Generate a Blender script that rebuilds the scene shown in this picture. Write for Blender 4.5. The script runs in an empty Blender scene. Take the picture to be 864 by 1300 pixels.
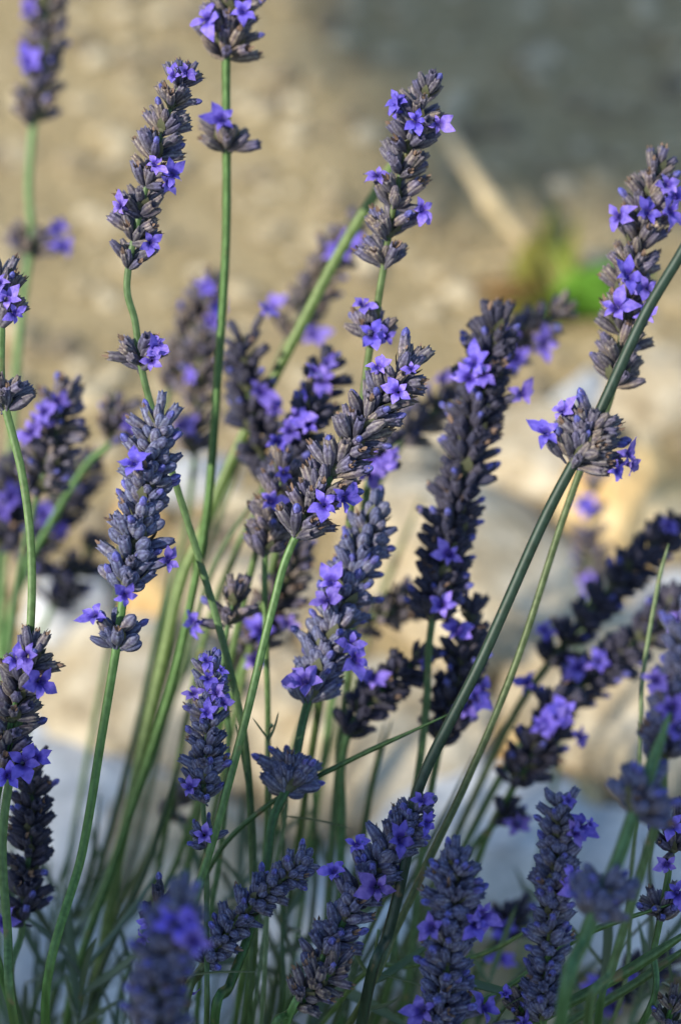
import bpy, math, random
from mathutils import Vector, Matrix, Quaternion, noise

random.seed(7)
R = math.radians
scene = bpy.context.scene
C = scene.collection

# ------------------------------------------------------------------ camera
PITCH, CAMZ, FOCUS, LENS = R(40), 0.735, 0.60, 85.0
cam_d = bpy.data.cameras.new('camera')
cam = bpy.data.objects.new('camera', cam_d); C.objects.link(cam)
cam.location = (0, 0, CAMZ)
cam.rotation_euler = (math.pi / 2 - PITCH, 0, 0)
cam_d.sensor_fit = 'VERTICAL'; cam_d.sensor_height = 36; cam_d.sensor_width = 24
cam_d.lens = LENS; cam_d.clip_start = 0.02; cam_d.clip_end = 400
cam_d.dof.use_dof = True; cam_d.dof.focus_distance = FOCUS
cam_d.dof.aperture_fstop = 7.1; cam_d.dof.aperture_blades = 0
scene.camera = cam

# ------------------------------------------------------------------ light
SUN = Vector((-0.62, -0.50, 0.62)).normalized()          # towards the sun
EL = math.asin(SUN.z)
world = bpy.data.worlds.new('World'); scene.world = world; world.use_nodes = True
nt = world.node_tree
sky = nt.nodes.new('ShaderNodeTexSky'); sky.sky_type = 'NISHITA'; sky.sun_disc = False
sky.ozone_density = 4.0; sky.air_density = 1.3; sky.sun_elevation = EL; sky.sun_rotation = math.atan2(SUN.x, SUN.y)
bg = nt.nodes['Background']; bg.inputs['Strength'].default_value = 0.15
nt.links.new(sky.outputs['Color'], bg.inputs['Color'])
sun_d = bpy.data.lights.new('sun', 'SUN'); sun_d.energy = 4.2; sun_d.angle = R(0.55)
sun_d.color = (1.0, 0.93, 0.82)
sun = bpy.data.objects.new('sun', sun_d); C.objects.link(sun)
sun.rotation_euler = (-SUN).to_track_quat('-Z', 'Y').to_euler()
sun.location = SUN * 6
vs = scene.view_settings
vs.view_transform = 'Standard'; vs.look = 'None'; vs.gamma = 1; vs.exposure = 0.7

# ------------------------------------------------------------------ helpers
K = 36.0 / LENS / 1300.0                       # tangent per photo pixel
FW = Vector((0, math.cos(PITCH), -math.sin(PITCH)))
UP = Vector((0, math.sin(PITCH), math.cos(PITCH)))
RT = Vector((1, 0, 0))
EYE = Vector((0, 0, CAMZ))
def ray(px, py): return FW + RT * ((px - 432) * K) + UP * ((650 - py) * K)
def at(px, py, d): return EYE + ray(px, py) * d
def on_ground(px, py, z=0.0):
    r = ray(px, py); return EYE + r * ((z - CAMZ) / r.z)
MM = 0.001

def tag(o, label=None, cat=None, group=None, kind=None):
    if label: o['label'] = label
    if cat: o['category'] = cat
    if group: o['group'] = group
    if kind: o['kind'] = kind
    return o
def mesh(name, verts, faces, mats, smooth=True, attrs=None, midx=None):
    me = bpy.data.meshes.new(name)
    me.from_pydata([tuple(v) for v in verts], [], faces)
    for m in (mats if isinstance(mats, (list, tuple)) else [mats]): me.materials.append(m)
    if smooth: me.polygons.foreach_set('use_smooth', [True] * len(me.polygons))
    if attrs:
        for k, vals in attrs.items():
            a = me.attributes.new(k, 'FLOAT', 'POINT'); a.data.foreach_set('value', vals)
    if midx: me.polygons.foreach_set('material_index', midx)
    me.update()
    return me
def link(name, data, parent=None, mat=None):
    o = bpy.data.objects.new(name, data); C.objects.link(o)
    if parent is not None: o.parent = parent
    if mat is not None: o.matrix_basis = mat
    return o
def empty(name, loc):
    o = bpy.data.objects.new(name, None); C.objects.link(o); o.location = loc
    o.empty_display_size = 0.01
    return o

# ------------------------------------------------------------------ materials
def newmat(name):
    m = bpy.data.materials.new(name); m.use_nodes = True
    n = m.node_tree; b = n.nodes['Principled BSDF']
    return m, n, b
def nd(n, t, **kw):
    x = n.nodes.new(t)
    for k, v in kw.items():
        if k in x.inputs: x.inputs[k].default_value = v
        else: setattr(x, k, v)
    return x
def ramp(n, stops):
    r = n.nodes.new('ShaderNodeValToRGB'); e = r.color_ramp.elements
    while len(e) < len(stops): e.new(0.5)
    for i, (p, c) in enumerate(stops): e[i].position = p; e[i].color = (*c, 1)
    return r
def mixc(n, a, b, f, mode='MIX'):
    x = n.nodes.new('ShaderNodeMix'); x.data_type = 'RGBA'; x.blend_type = mode
    for s, v in ((x.inputs[0], f), (x.inputs[6], a), (x.inputs[7], b)):
        if hasattr(v, 'is_output'): n.links.new(v, s)
        elif isinstance(v, tuple): s.default_value = (*v, 1)
        else: s.default_value = v
    return x.outputs[2]

def fuzzy_material(name, tip, noise_scale=1500):
    """downy calyx / bud skin: colour from the object, paler or bluer to the tip"""
    m, n, b = newmat(name)
    oi = nd(n, 'ShaderNodeObjectInfo')
    at_ = nd(n, 'ShaderNodeAttribute', attribute_name='t')
    tc = nd(n, 'ShaderNodeTexCoord')
    ns = nd(n, 'ShaderNodeTexNoise', Scale=noise_scale, Detail=3.0)
    n.links.new(tc.outputs['Object'], ns.inputs['Vector'])
    mr = nd(n, 'ShaderNodeMapRange'); mr.inputs[1].default_value = .45; mr.inputs[2].default_value = 1.0
    mr.inputs[3].default_value = 0; mr.inputs[4].default_value = .6 if tip is None else .75
    n.links.new(at_.outputs['Fac'], mr.inputs[0])
    if tip is None:
        tr_ = ramp(n, [(0, (.2, .155, .11)), (.3, (.125, .115, .12)), (.6, (.08, .075, .14)), (1, (.085, .085, .22))])
        n.links.new(oi.outputs['Random'], tr_.inputs[0]); tip = tr_.outputs[0]
    c = mixc(n, oi.outputs['Color'], tip, mr.outputs[0])
    rp = ramp(n, [(.3, (.5, .48, .46)), (.7, (1.5, 1.45, 1.4))])
    n.links.new(ns.outputs['Fac'], rp.inputs[0])
    c = mixc(n, c, rp.outputs[0], 1.0, 'MULTIPLY')
    rb = nd(n, 'ShaderNodeAttribute', attribute_name='rib')
    r3 = ramp(n, [(.15, (.62, .58, .72)), (.85, (1.45, 1.48, 1.35))]); n.links.new(rb.outputs['Fac'], r3.inputs[0])
    c = mixc(n, c, r3.outputs[0], 1.0, 'MULTIPLY')
    n.links.new(c, b.inputs['Base Color'])
    b.inputs['Roughness'].default_value = .75
    b.inputs['Sheen Weight'].default_value = .06
    b.inputs['Sheen Roughness'].default_value = .5
    b.inputs['Sheen Tint'].default_value = (.75, .75, .95, 1)
    bp = nd(n, 'ShaderNodeBump', Strength=.5, Distance=.0003)
    n.links.new(ns.outputs['Fac'], bp.inputs['Height']); n.links.new(bp.outputs[0], b.inputs['Normal'])
    return m
M_CALYX = fuzzy_material('calyx_skin', None)
M_CALYX_BLUE = fuzzy_material('young_calyx_skin', (.075, .088, .19))
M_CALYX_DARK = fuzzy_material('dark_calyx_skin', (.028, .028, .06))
M_BUD = fuzzy_material('bud_skin', (.06, .075, .33))

M_DRY, n, b = newmat('withered_petal')
b.inputs['Base Color'].default_value = (.17, .11, .075, 1); b.inputs['Roughness'].default_value = .85
M_BRACT, n, b = newmat('bract')
b.inputs['Base Color'].default_value = (.075, .08, .04, 1); b.inputs['Roughness'].default_value = .7

M_PETAL, n, b = newmat('petal')
oi = nd(n, 'ShaderNodeObjectInfo'); at_ = nd(n, 'ShaderNodeAttribute', attribute_name='t')
rp = ramp(n, [(0, (.12, .07, .22)), (.22, (.30, .2, .55)), (.42, (1, 1, 1)), (1, (1.15, 1.12, 1.05))])
n.links.new(at_.outputs['Fac'], rp.inputs[0])
c = mixc(n, oi.outputs['Color'], rp.outputs[0], 1.0, 'MULTIPLY')
tc = nd(n, 'ShaderNodeTexCoord'); ns = nd(n, 'ShaderNodeTexNoise', Scale=700.0, Detail=3.0)
n.links.new(tc.outputs['Object'], ns.inputs['Vector'])
r4 = ramp(n, [(.3, (.6, .62, .78)), (.68, (1.3, 1.3, 1.12))]); n.links.new(ns.outputs['Fac'], r4.inputs[0])
c = mixc(n, c, r4.outputs[0], 1.0, 'MULTIPLY')
bp = nd(n, 'ShaderNodeBump', Strength=.6, Distance=.0004); n.links.new(ns.outputs['Fac'], bp.inputs['Height']); n.links.new(bp.outputs[0], b.inputs['Normal'])
n.links.new(c, b.inputs['Base Color']); b.inputs['Roughness'].default_value = .6
b.inputs['Sheen Weight'].default_value = .15
tr = nd(n, 'ShaderNodeBsdfTranslucent'); n.links.new(c, tr.inputs['Color'])
mx = nd(n, 'ShaderNodeMixShader'); mx.inputs[0].default_value = .3
n.links.new(b.outputs[0], mx.inputs[1]); n.links.new(tr.outputs[0], mx.inputs[2])
n.links.new(mx.outputs[0], n.nodes['Material Output'].inputs['Surface'])

def stem_material():
    m, n, b = newmat('stem_green')
    oi = nd(n, 'ShaderNodeObjectInfo'); tc = nd(n, 'ShaderNodeTexCoord')
    ns = nd(n, 'ShaderNodeTexNoise', Scale=55.0, Detail=4.0)
    mp = nd(n, 'ShaderNodeMapping'); mp.inputs['Scale'].default_value = (14, 14, 1)
    n.links.new(tc.outputs['Object'], mp.inputs[0]); n.links.new(mp.outputs[0], ns.inputs['Vector'])
    at_ = nd(n, 'ShaderNodeAttribute', attribute_name='t')     # pale ribs along the square stem
    lt = mixc(n, oi.outputs['Color'], (2.3, 2.0, 2.4), 1.0, 'MULTIPLY')
    c = mixc(n, oi.outputs['Color'], lt, at_.outputs['Fac'])
    rp = ramp(n, [(.35, (.7, .72, .6)), (.7, (1.25, 1.2, 1.3))])
    n.links.new(ns.outputs['Fac'], rp.inputs[0])
    c = mixc(n, c, rp.outputs[0], 1.0, 'MULTIPLY')
    n2 = nd(n, 'ShaderNodeTexNoise', Scale=160.0, Detail=2.0); n.links.new(tc.outputs['Object'], n2.inputs['Vector'])
    r2 = ramp(n, [(.66, (0, 0, 0)), (.74, (.6, .6, .6))]); n.links.new(n2.outputs['Fac'], r2.inputs[0])
    c = mixc(n, c, (.2, .13, .06), r2.outputs[0])                # brown specks
    n.links.new(c, b.inputs['Base Color'])
    b.inputs['Roughness'].default_value = .5; b.inputs['Specular IOR Level'].default_value = .35
    return m
M_STEM = stem_material()
M_LEAF, n, b = newmat('lavender_leaf')
oi = nd(n, 'ShaderNodeObjectInfo'); at_ = nd(n, 'ShaderNodeAttribute', attribute_name='t')
c = mixc(n, oi.outputs['Color'], (.13, .19, .1), at_.outputs['Fac'])
n.links.new(c, b.inputs['Base Color']); b.inputs['Roughness'].default_value = .55
b.inputs['Sheen Weight'].default_value = .2
tr = nd(n, 'ShaderNodeBsdfTranslucent'); n.links.new(c, tr.inputs['Color'])
mx = nd(n, 'ShaderNodeMixShader'); mx.inputs[0].default_value = .25
n.links.new(b.outputs[0], mx.inputs[1]); n.links.new(tr.outputs[0], mx.inputs[2])
n.links.new(mx.outputs[0], n.nodes['Material Output'].inputs['Surface'])

def earth_material(name, stops, scale, fine, bump, island=False):
    m, n, b = newmat(name)
    tc = nd(n, 'ShaderNodeTexCoord')
    a = nd(n, 'ShaderNodeTexNoise', Scale=scale, Detail=6.0, Roughness=.65)
    f = nd(n, 'ShaderNodeTexNoise', Scale=fine, Detail=5.0, Roughness=.7)
    for x in (a, f): n.links.new(tc.outputs['Object'], x.inputs['Vector'])
    rp = ramp(n, stops)
    if island:
        g = nd(n, 'ShaderNodeNewGeometry')
        ad = nd(n, 'ShaderNodeMath', operation='MULTIPLY_ADD'); ad.inputs[1].default_value = .55
        ad.inputs[2].default_value = .22
        n.links.new(g.outputs['Random Per Island'], ad.inputs[0]); n.links.new(ad.outputs[0], rp.inputs[0])
    else: n.links.new(a.outputs['Fac'], rp.inputs[0])
    r2 = ramp(n, [(.32, (.6, .58, .55)), (.5, (1, 1, 1)), (.7, (1.25, 1.22, 1.18))])
    n.links.new(f.outputs['Fac'], r2.inputs[0])
    c = mixc(n, rp.outputs[0], r2.outputs[0], 1.0, 'MULTIPLY')
    n.links.new(c, b.inputs['Base Color']); b.inputs['Roughness'].default_value = .9
    b.inputs['Specular IOR Level'].default_value = .2
    bp = nd(n, 'ShaderNodeBump', Strength=.8, Distance=bump)
    n.links.new(f.outputs['Fac'], bp.inputs['Height']); n.links.new(bp.outputs[0], b.inputs['Normal'])
    return m
M_GROUND = earth_material('sandy_earth', [(.25, (.25, .19, .095)), (.5, (.32, .25, .13)), (.75, (.39, .31, .18))], 22, 160, .004)
M_GRAVEL = earth_material('gravel', [(.2, (.15, .125, .09)), (.5, (.36, .29, .17)), (.8, (.55, .48, .34))], 60, 300, .002, True)
M_ROCK_PALE = earth_material('pale_limestone', [(.3, (.27, .2, .105)), (.48, (.42, .35, .235)), (.7, (.57, .52, .41))], 26, 120, .004)
M_ROCK_OCHRE = earth_material('ochre_limestone', [(.3, (.42, .22, .07)), (.5, (.52, .38, .18)), (.7, (.62, .54, .38))], 18, 90, .004)
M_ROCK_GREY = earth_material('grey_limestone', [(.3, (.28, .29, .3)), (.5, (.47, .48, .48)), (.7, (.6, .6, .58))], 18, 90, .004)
M_STRAW, n, b = newmat('straw')
b.inputs['Base Color'].default_value = (.46, .36, .2, 1); b.inputs['Roughness'].default_value = .5
M_WEED, n, b = newmat('weed_leaf')
oi = nd(n, 'ShaderNodeObjectInfo'); n.links.new(oi.outputs['Color'], b.inputs['Base Color'])
b.inputs['Roughness'].default_value = .5
tr = nd(n, 'ShaderNodeBsdfTranslucent'); n.links.new(oi.outputs['Color'], tr.inputs['Color'])
mx = nd(n, 'ShaderNodeMixShader'); mx.inputs[0].default_value = .35
n.links.new(b.outputs[0], mx.inputs[1]); n.links.new(tr.outputs[0], mx.inputs[2])
n.links.new(mx.outputs[0], n.nodes['Material Output'].inputs['Surface'])
M_SHADE_CASTER, n, b = newmat('shade_caster_leaf'); b.inputs['Base Color'].default_value = (.05, .09, .03, 1)
M_BARK, n, b = newmat('bark'); b.inputs['Base Color'].default_value = (.12, .085, .055, 1); b.inputs['Roughness'].default_value = .9

# ------------------------------------------------------------------ ground, gravel, rocks
def bumpy(x, y):
    return .006 * noise.noise(Vector((x * 9, y * 9, 0))) + .003 * noise.noise(Vector((x * 31, y * 31, 3)))
xs = [-60, -20, -6, -2, -1] + [-.7 + i * .02 for i in range(71)] + [1, 2, 6, 20, 60]
ys = [-60, -20, -6, -2, 0] + [.3 + i * .02 for i in range(96)] + [2.6, 4, 8, 20, 60, 150]
vv = [(x, y, bumpy(x, y) if -.7 <= x <= .7 and .3 <= y <= 2.2 else 0) for y in ys for x in xs]
nx = len(xs)
ff = [(j * nx + i, j * nx + i + 1, (j + 1) * nx + i + 1, (j + 1) * nx + i) for j in range(len(ys) - 1) for i in range(nx - 1)]
tag(link('ground', mesh('ground', vv, ff, M_GROUND)), 'sandy tan earth in sun and shade behind the lavender', kind='structure')

ICO_V, ICO_F = [], []
g = (1 + 5 ** .5) / 2
ICO_V = [Vector(v).normalized() for v in ((-1, g, 0), (1, g, 0), (-1, -g, 0), (1, -g, 0), (0, -1, g), (0, 1, g), (0, -1, -g), (0, 1, -g), (g, 0, -1), (g, 0, 1), (-g, 0, -1), (-g, 0, 1))]
ICO_F = [(0, 11, 5), (0, 5, 1), (0, 1, 7), (0, 7, 10), (0, 10, 11), (1, 5, 9), (5, 11, 4), (11, 10, 2), (10, 7, 6), (7, 1, 8), (3, 9, 4), (3, 4, 2), (3, 2, 6), (3, 6, 8), (3, 8, 9), (4, 9, 5), (2, 4, 11), (6, 2, 10), (8, 6, 7), (9, 8, 1)]
rg = random.Random(3)
vv, ff = [], []
for i in range(5200):
    y = rg.uniform(.45, 2.1); x = rg.uniform(-.36, .36) * (.6 + y * .45)
    s = rg.choice((.0016, .0022, .003, .004, .0055, .008)) * rg.uniform(.7, 1.3)
    q = Quaternion((rg.gauss(0, 1), rg.gauss(0, 1), rg.gauss(0, 1), rg.gauss(0, 1))).normalized()
    o = len(vv); z = bumpy(x, y) + s * .25
    for v in ICO_V:
        p = q @ (v * rg.uniform(.75, 1.2)); vv.append((x + p.x * s * 1.2, y + p.y * s, z + p.z * s * .7))
    ff += [tuple(a + o for a in f) for f in ICO_F]
tag(link('gravel', mesh('gravel', vv, ff, M_GRAVEL, False)), 'fine tan grit scattered over the sandy ground', 'gravel', kind='stuff')

def subdiv(vs, fs):
    vs = list(vs); c = {}; out = []
    def mid(a, b):
        k = (min(a, b), max(a, b))
        if k not in c: c[k] = len(vs); vs.append(((vs[a] + vs[b]) / 2).normalized())
        return c[k]
    for a, b_, d in fs:
        x, y, z = mid(a, b_), mid(b_, d), mid(d, a)
        out += [(a, x, z), (b_, y, x), (d, z, y), (x, y, z)]
    return vs, out
S_V, S_F = ICO_V, ICO_F
for _ in range(4): S_V, S_F = subdiv(S_V, S_F)
def rock(px, py, sx, sy, sz, rot, mat, label, seed):
    """boulder whose middle is seen at the pixel; half sizes in metres; sunk in the ground"""
    base = on_ground(px, py, sz * .25)
    vs = []
    for v in S_V:
        p = Vector((v.x, v.y, v.z))
        n1 = noise.fractal(p * 1.3 + Vector((seed * 7.1, 0, 0)), 1.0, 2.0, 4)
        d = 1 + .22 * n1 + .05 * noise.noise(p * 6 + Vector((seed, 3, 0)))
        p = p * d
        for k in range(5):                                       # flat broken facets
            rr = random.Random(seed * 31 + k); nn = Vector((rr.gauss(0, 1), rr.gauss(0, 1), abs(rr.gauss(0, 1)))).normalized()
            h = p.dot(nn) - rr.uniform(.68, .85)
            if h > 0: p -= nn * h * .85
        vs.append((p.x * sx, p.y * sy, p.z * sz))
    o = link('rock', mesh('rock', vs, S_F, mat))
    o.location = (base.x, base.y, sz * .25); o.rotation_euler = (0, 0, R(rot))
    tag(o, label, 'rock', 'rocks lying on the sandy ground')
rock(600, 745, .052, .075, .035, 20, M_ROCK_PALE, 'largest cream white rock, behind the two long crossing stems', 1)
rock(690, 575, .045, .034, .02, -15, M_ROCK_PALE, 'pale rock behind the round whorl the long dark stem pierces', 2)
rock(800, 640, .038, .044, .026, 10, M_ROCK_OCHRE, 'orange ochre rock lying between two pale rocks', 3)
rock(845, 490, .045, .026, .016, 30, M_ROCK_PALE, 'pale flat rock below the small green weed', 4)
rock(770, 905, .06, .05, .03, 0, M_ROCK_PALE, 'broad pale rock behind the dark slanting spikes', 5)
rock(480, 610, .035, .028, .02, 40, M_ROCK_PALE, 'small cream rock behind the sharp central spike', 6)
rock(310, 765, .042, .036, .022, -20, M_ROCK_PALE, 'cream rock seen through the stems left of the central spike', 7)
rock(150, 900, .05, .055, .028, 15, M_ROCK_PALE, 'pale rock beside the long curved green stem', 8)
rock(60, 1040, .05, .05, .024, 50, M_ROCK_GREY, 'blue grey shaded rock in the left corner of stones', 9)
rock(455, 960, .055, .05, .026, 5, M_ROCK_PALE, 'pale rock seen between stems under the blue spike', 10)
rock(240, 1090, .045, .04, .022, -30, M_ROCK_PALE, 'pale rock among the dense dark green stems', 11)
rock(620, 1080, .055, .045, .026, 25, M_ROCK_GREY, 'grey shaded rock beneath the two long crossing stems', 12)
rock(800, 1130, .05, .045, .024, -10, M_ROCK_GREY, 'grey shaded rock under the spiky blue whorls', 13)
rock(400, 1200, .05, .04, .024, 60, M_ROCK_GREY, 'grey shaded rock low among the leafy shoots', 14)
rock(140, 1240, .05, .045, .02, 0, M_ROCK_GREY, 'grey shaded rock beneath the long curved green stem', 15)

SMALL = 'small rough stone lying in the gaps between the larger rocks'
for i, (x, y, a, b_) in enumerate([(385, 640, .018, .014), (250, 610, .022, .016), (205, 770, .02, .018), (420, 800, .022, .016), (545, 900, .02, .018), (665, 960, .024, .018),
                                  (355, 870, .02, .022), (95, 770, .026, .02), (712, 775, .018, .02), (560, 545, .02, .014), (860, 770, .022, .018), (705, 1030, .022, .02),
                                  (300, 960, .02, .016), (60, 900, .022, .018), (180, 660, .016, .013), (520, 1020, .02, .02), (740, 510, .02, .013), (340, 560, .015, .011)]):
    rock(x, y, a, b_, a * .7, i * 37, (M_ROCK_PALE, M_ROCK_GREY, M_ROCK_OCHRE)[i % 3], SMALL, 40 + i)

# ------------------------------------------------------------------ tubes along a path
def catmull(pts, seg):
    P = [pts[0] * 2 - pts[1]] + list(pts) + [pts[-1] * 2 - pts[-2]]
    out = []
    for i in range(1, len(P) - 2):
        a, b_, c, d = P[i - 1], P[i], P[i + 1], P[i + 2]
        for k in range(seg):
            t = k / seg
            out.append(.5 * ((2 * b_) + (c - a) * t + (2 * a - 5 * b_ + 4 * c - d) * t * t + (3 * b_ - a - 3 * c + d) * t ** 3))
    out.append(pts[-1].copy())
    return out
def tube(name, pts, radii, mat, sides=8, square=True, origin=Vector()):
    vs, fs, tt = [], [], []
    nrm = None
    for i, p in enumerate(pts):
        d = (pts[min(i + 1, len(pts) - 1)] - pts[max(i - 1, 0)]).normalized()
        if nrm is None: nrm = d.orthogonal().normalized()
        nrm = (nrm - d * nrm.dot(d)).normalized(); bn = d.cross(nrm)
        for k in range(sides):
            a = 2 * math.pi * k / sides
            rr = radii[i] * ((1.14 if k % 2 == 0 else .82) if square else 1)
            vs.append(p - origin + (nrm * math.cos(a) + bn * math.sin(a)) * rr)
            tt.append(.8 if (square and k % 2 == 0) else 0.0)
    for i in range(len(pts) - 1):
        for k in range(sides):
            a = i * sides + k; b_ = i * sides + (k + 1) % sides
            fs.append((a, b_, b_ + sides, a + sides))
    fs.append(tuple(range(sides))[::-1]); fs.append(tuple(len(vs) - sides + k for k in range(sides)))
    return mesh(name, vs, fs, mat, True, {'t': tt})

# ------------------------------------------------------------------ the small pieces (shared meshes)
def make_calyx(rs, opened, dry, skin):
    sides = 12
    prof = [(-.36, .22), (0, .35), (.12, .66), (.35, 1.0), (.62, 1.16), (.85, 1.04), (1.0, .92)]
    if not opened: prof = [(-.36, .22), (0, .35), (.14, .75), (.38, 1.08), (.62, 1.1), (.86, .8), (.98, .45)]
    L, W = 5.8, 1.05
    vs, fs, tt, mi = [], [], [], []
    bend = rs.uniform(-.35, .35)
    for j, (z, r) in enumerate(prof):
        for k in range(sides):
            a = 2 * math.pi * k / sides
            rr = r * W * (1.1 if k % 2 == 0 else .9)
            zz = z * L
            if j == len(prof) - 1 and k % 2 == 0: zz += .3 + .35 * (k % 4 == 0); rr *= 1.1
            vs.append(Vector((rr * math.cos(a) + bend * z * z, rr * math.sin(a), zz)) * MM); tt.append(z)
    for j in range(len(prof) - 1):
        for k in range(sides):
            a = j * sides + k; b_ = j * sides + (k + 1) % sides
            fs.append((a, b_, b_ + sides, a + sides)); mi.append(0)
    last = (len(prof) - 1) * sides
    c = len(vs)
    if opened:
        vs.append(Vector((bend, 0, L * .72)) * MM); tt.append(0.0)
    else:
        vs.append(Vector((bend, 0, L * 1.06)) * MM); tt.append(1.0)
    for k in range(sides): fs.append((last + k, last + (k + 1) % sides, c)); mi.append(0)
    if dry:                                                      # shrivelled brown petals sticking out
        for q in range(4):
            a = rs.uniform(0, 6.28); o = len(vs); e = rs.uniform(.6, 1.3)
            for (r, z, w) in ((.2, L * .85, .5), (.7, L + .5, .7), (e, L + rs.uniform(.8, 1.6), .25)):
                for s in (-1, 1):
                    vs.append(Vector((bend + r * math.cos(a) - s * w * .5 * math.sin(a), r * math.sin(a) + s * w * .5 * math.cos(a), z + rs.uniform(-.2, .2))) * MM); tt.append(.5)
            fs += [(o, o + 1, o + 3, o + 2), (o + 2, o + 3, o + 5, o + 4)]; mi += [1, 1]
    ribs = [float(i < len(prof) * sides and i % 2 == 0) for i in range(len(vs))]
    return mesh('calyx', vs, fs, [skin, M_DRY], True, {'t': tt, 'rib': ribs}, mi)
rs = random.Random(11)
KINDS = ((True, False), (True, True), (False, False), (False, False), (True, True), (True, False))
CALYX = [make_calyx(rs, o, d, M_CALYX) for o, d in KINDS]
CALYX_DARK = [make_calyx(rs, o, d and k == 1, M_CALYX_DARK) for k, (o, d) in enumerate(KINDS)]
CALYX_BLUE = [make_calyx(rs, o, d and k == 1, M_CALYX_BLUE) for k, (o, d) in enumerate(KINDS)]

def make_round_calyx(rs):
    """plump young calyx with a rounded closed end"""
    sides = 12; L, W = 4.6, 1.22
    prof = [(-.36, .22), (0, .35), (.15, .8), (.4, 1.08), (.65, 1.1), (.85, .85), (.97, .45)]
    vs, fs, tt = [], [], []
    for z, r in prof:
        for k in range(sides):
            a = 2 * math.pi * k / sides; rr = r * W * (1.05 if k % 2 else .95)
            vs.append(Vector((rr * math.cos(a), rr * math.sin(a), z * L)) * MM); tt.append(z)
    for j in range(len(prof) - 1):
        for k in range(sides):
            a = j * sides + k; b_ = j * sides + (k + 1) % sides; fs.append((a, b_, b_ + sides, a + sides))
    c = len(vs); vs.append(Vector((0, 0, L * 1.03)) * MM); tt.append(1.0)
    for k in range(sides): fs.append(((len(prof) - 1) * sides + k, (len(prof) - 1) * sides + (k + 1) % sides, c))
    return mesh('calyx', vs, fs, [M_CALYX_BLUE], True, {'t': tt, 'rib': [float(i % 2) for i in range(len(vs))]})
ROUND = [make_round_calyx(rs) for _ in range(2)]

def make_bud(rs):
    """closed blue corolla poking out of its calyx, drawn from the calyx base"""
    sides = 8; prof = [(4.6, .5), (5.4, .62), (6.1, .82), (6.8, .84), (7.4, .58), (7.75, .24)]
    vs, fs, tt = [], [], []
    for z, r in prof:
        for k in range(sides):
            a = 2 * math.pi * k / sides; rr = r * (1.08 if k % 2 else .92)
            vs.append(Vector((rr * math.cos(a), rr * math.sin(a), z)) * MM); tt.append((z - 4.6) / 3)
    for j in range(len(prof) - 1):
        for k in range(sides):
            a = j * sides + k; b_ = j * sides + (k + 1) % sides; fs.append((a, b_, b_ + sides, a + sides))
    c = len(vs); vs.append(Vector((.1, 0, 7.95)) * MM); tt.append(1.0)
    for k in range(sides): fs.append(((len(prof) - 1) * sides + k, (len(prof) - 1) * sides + (k + 1) % sides, c))
    return mesh('bud', vs, fs, [M_BUD], True, {'t': tt, 'rib': [float(i % 2) for i in range(len(vs))]})
BUD = [make_bud(rs) for _ in range(2)]

def make_flower(rs):
    """five pointed lobes (two larger above) on a tube; face towards +Z, upper lip towards +Y"""
    vs, fs, tt = [], [], []
    lob = [(64, 1.22), (114, 1.22), (195, .88), (270, .95), (345, .88)]
    for ang, sc in lob:
        a = R(ang + rs.uniform(-12, 12)); sc *= rs.uniform(.8, 1.12)
        curl = rs.uniform(-1.6, 1.7); tw = rs.uniform(-.6, .6); nar = rs.uniform(.92, 1.22)
        rows = [(.55, .5, -.6, .0), (1.4, .95, .1, .3), (2.3, 1.3, .45, .6), (3.3, .86, .4, .85), (4.6, .06, .05, 1.0)]
        o = len(vs)
        for j, (r, w, z, t) in enumerate(rows):
            r *= sc; w *= sc * nar; z += curl * (r / 4.4) ** 2
            for s in (-1, 0, 1):
                x, y = r, s * w
                zz = z + (.22 if s else -.12) * (1 if j in (1, 2, 3) else 0) + s * tw * (r / 4) + (rs.uniform(-.32, .32) if j > 1 else 0)
                vs.append(Vector((x * math.cos(a) - y * math.sin(a), x * math.sin(a) + y * math.cos(a), zz)) * MM)
                tt.append(t if s else t * .72)
        for j in range(len(rows) - 1):
            for k in range(2):
                p = o + j * 3 + k; fs.append((p, p + 1, p + 4, p + 3))
    o = len(vs)
    for z, r, t in ((-.3, 1.0, .05), (-2.2, .7, .55), (-4.6, .62, .6)):
        for k in range(8):
            a = math.pi * k / 4; vs.append(Vector((r * math.cos(a), r * math.sin(a), z)) * MM); tt.append(t)
    for j in range(2):
        for k in range(8):
            a = o + j * 8 + k; b_ = o + j * 8 + (k + 1) % 8; fs.append((a, b_, b_ + 8, a + 8))
    return mesh('flower', vs, fs, [M_PETAL], True, {'t': tt})
FLOWER = [make_flower(rs) for _ in range(14)]

def make_bracts(rs):
    vs, fs = [], []
    for q in range(4):
        a = q * math.pi / 2 + rs.uniform(-.2, .2); o = len(vs)
        for r, z, w in ((.8, -.6, .7), (2.0, .3, 1.3), (3.1, 1.7, .9), (3.6, 2.9, .08)):
            for s in (-1, 1):
                vs.append(Vector((r * math.cos(a) - s * w * math.sin(a), r * math.sin(a) + s * w * math.cos(a), z)) * MM)
        fs += [(o + 2 * j, o + 2 * j + 1, o + 2 * j + 3, o + 2 * j + 2) for j in range(3)]
    o = len(vs)                                                  # swollen node round the stem
    for z, r in ((-1.2, .9), (-.3, 1.55), (.6, 1.5), (1.4, .9)):
        for k in range(8):
            a = math.pi * k / 4; vs.append(Vector((r * math.cos(a), r * math.sin(a), z)) * MM)
    for j in range(3):
        for k in range(8):
            a = o + j * 8 + k; b_ = o + j * 8 + (k + 1) % 8; fs.append((a, b_, b_ + 8, a + 8))
    return mesh('whorl', vs, fs, [M_BRACT], True)
WHORL = [make_bracts(rs) for _ in range(3)]

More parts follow.
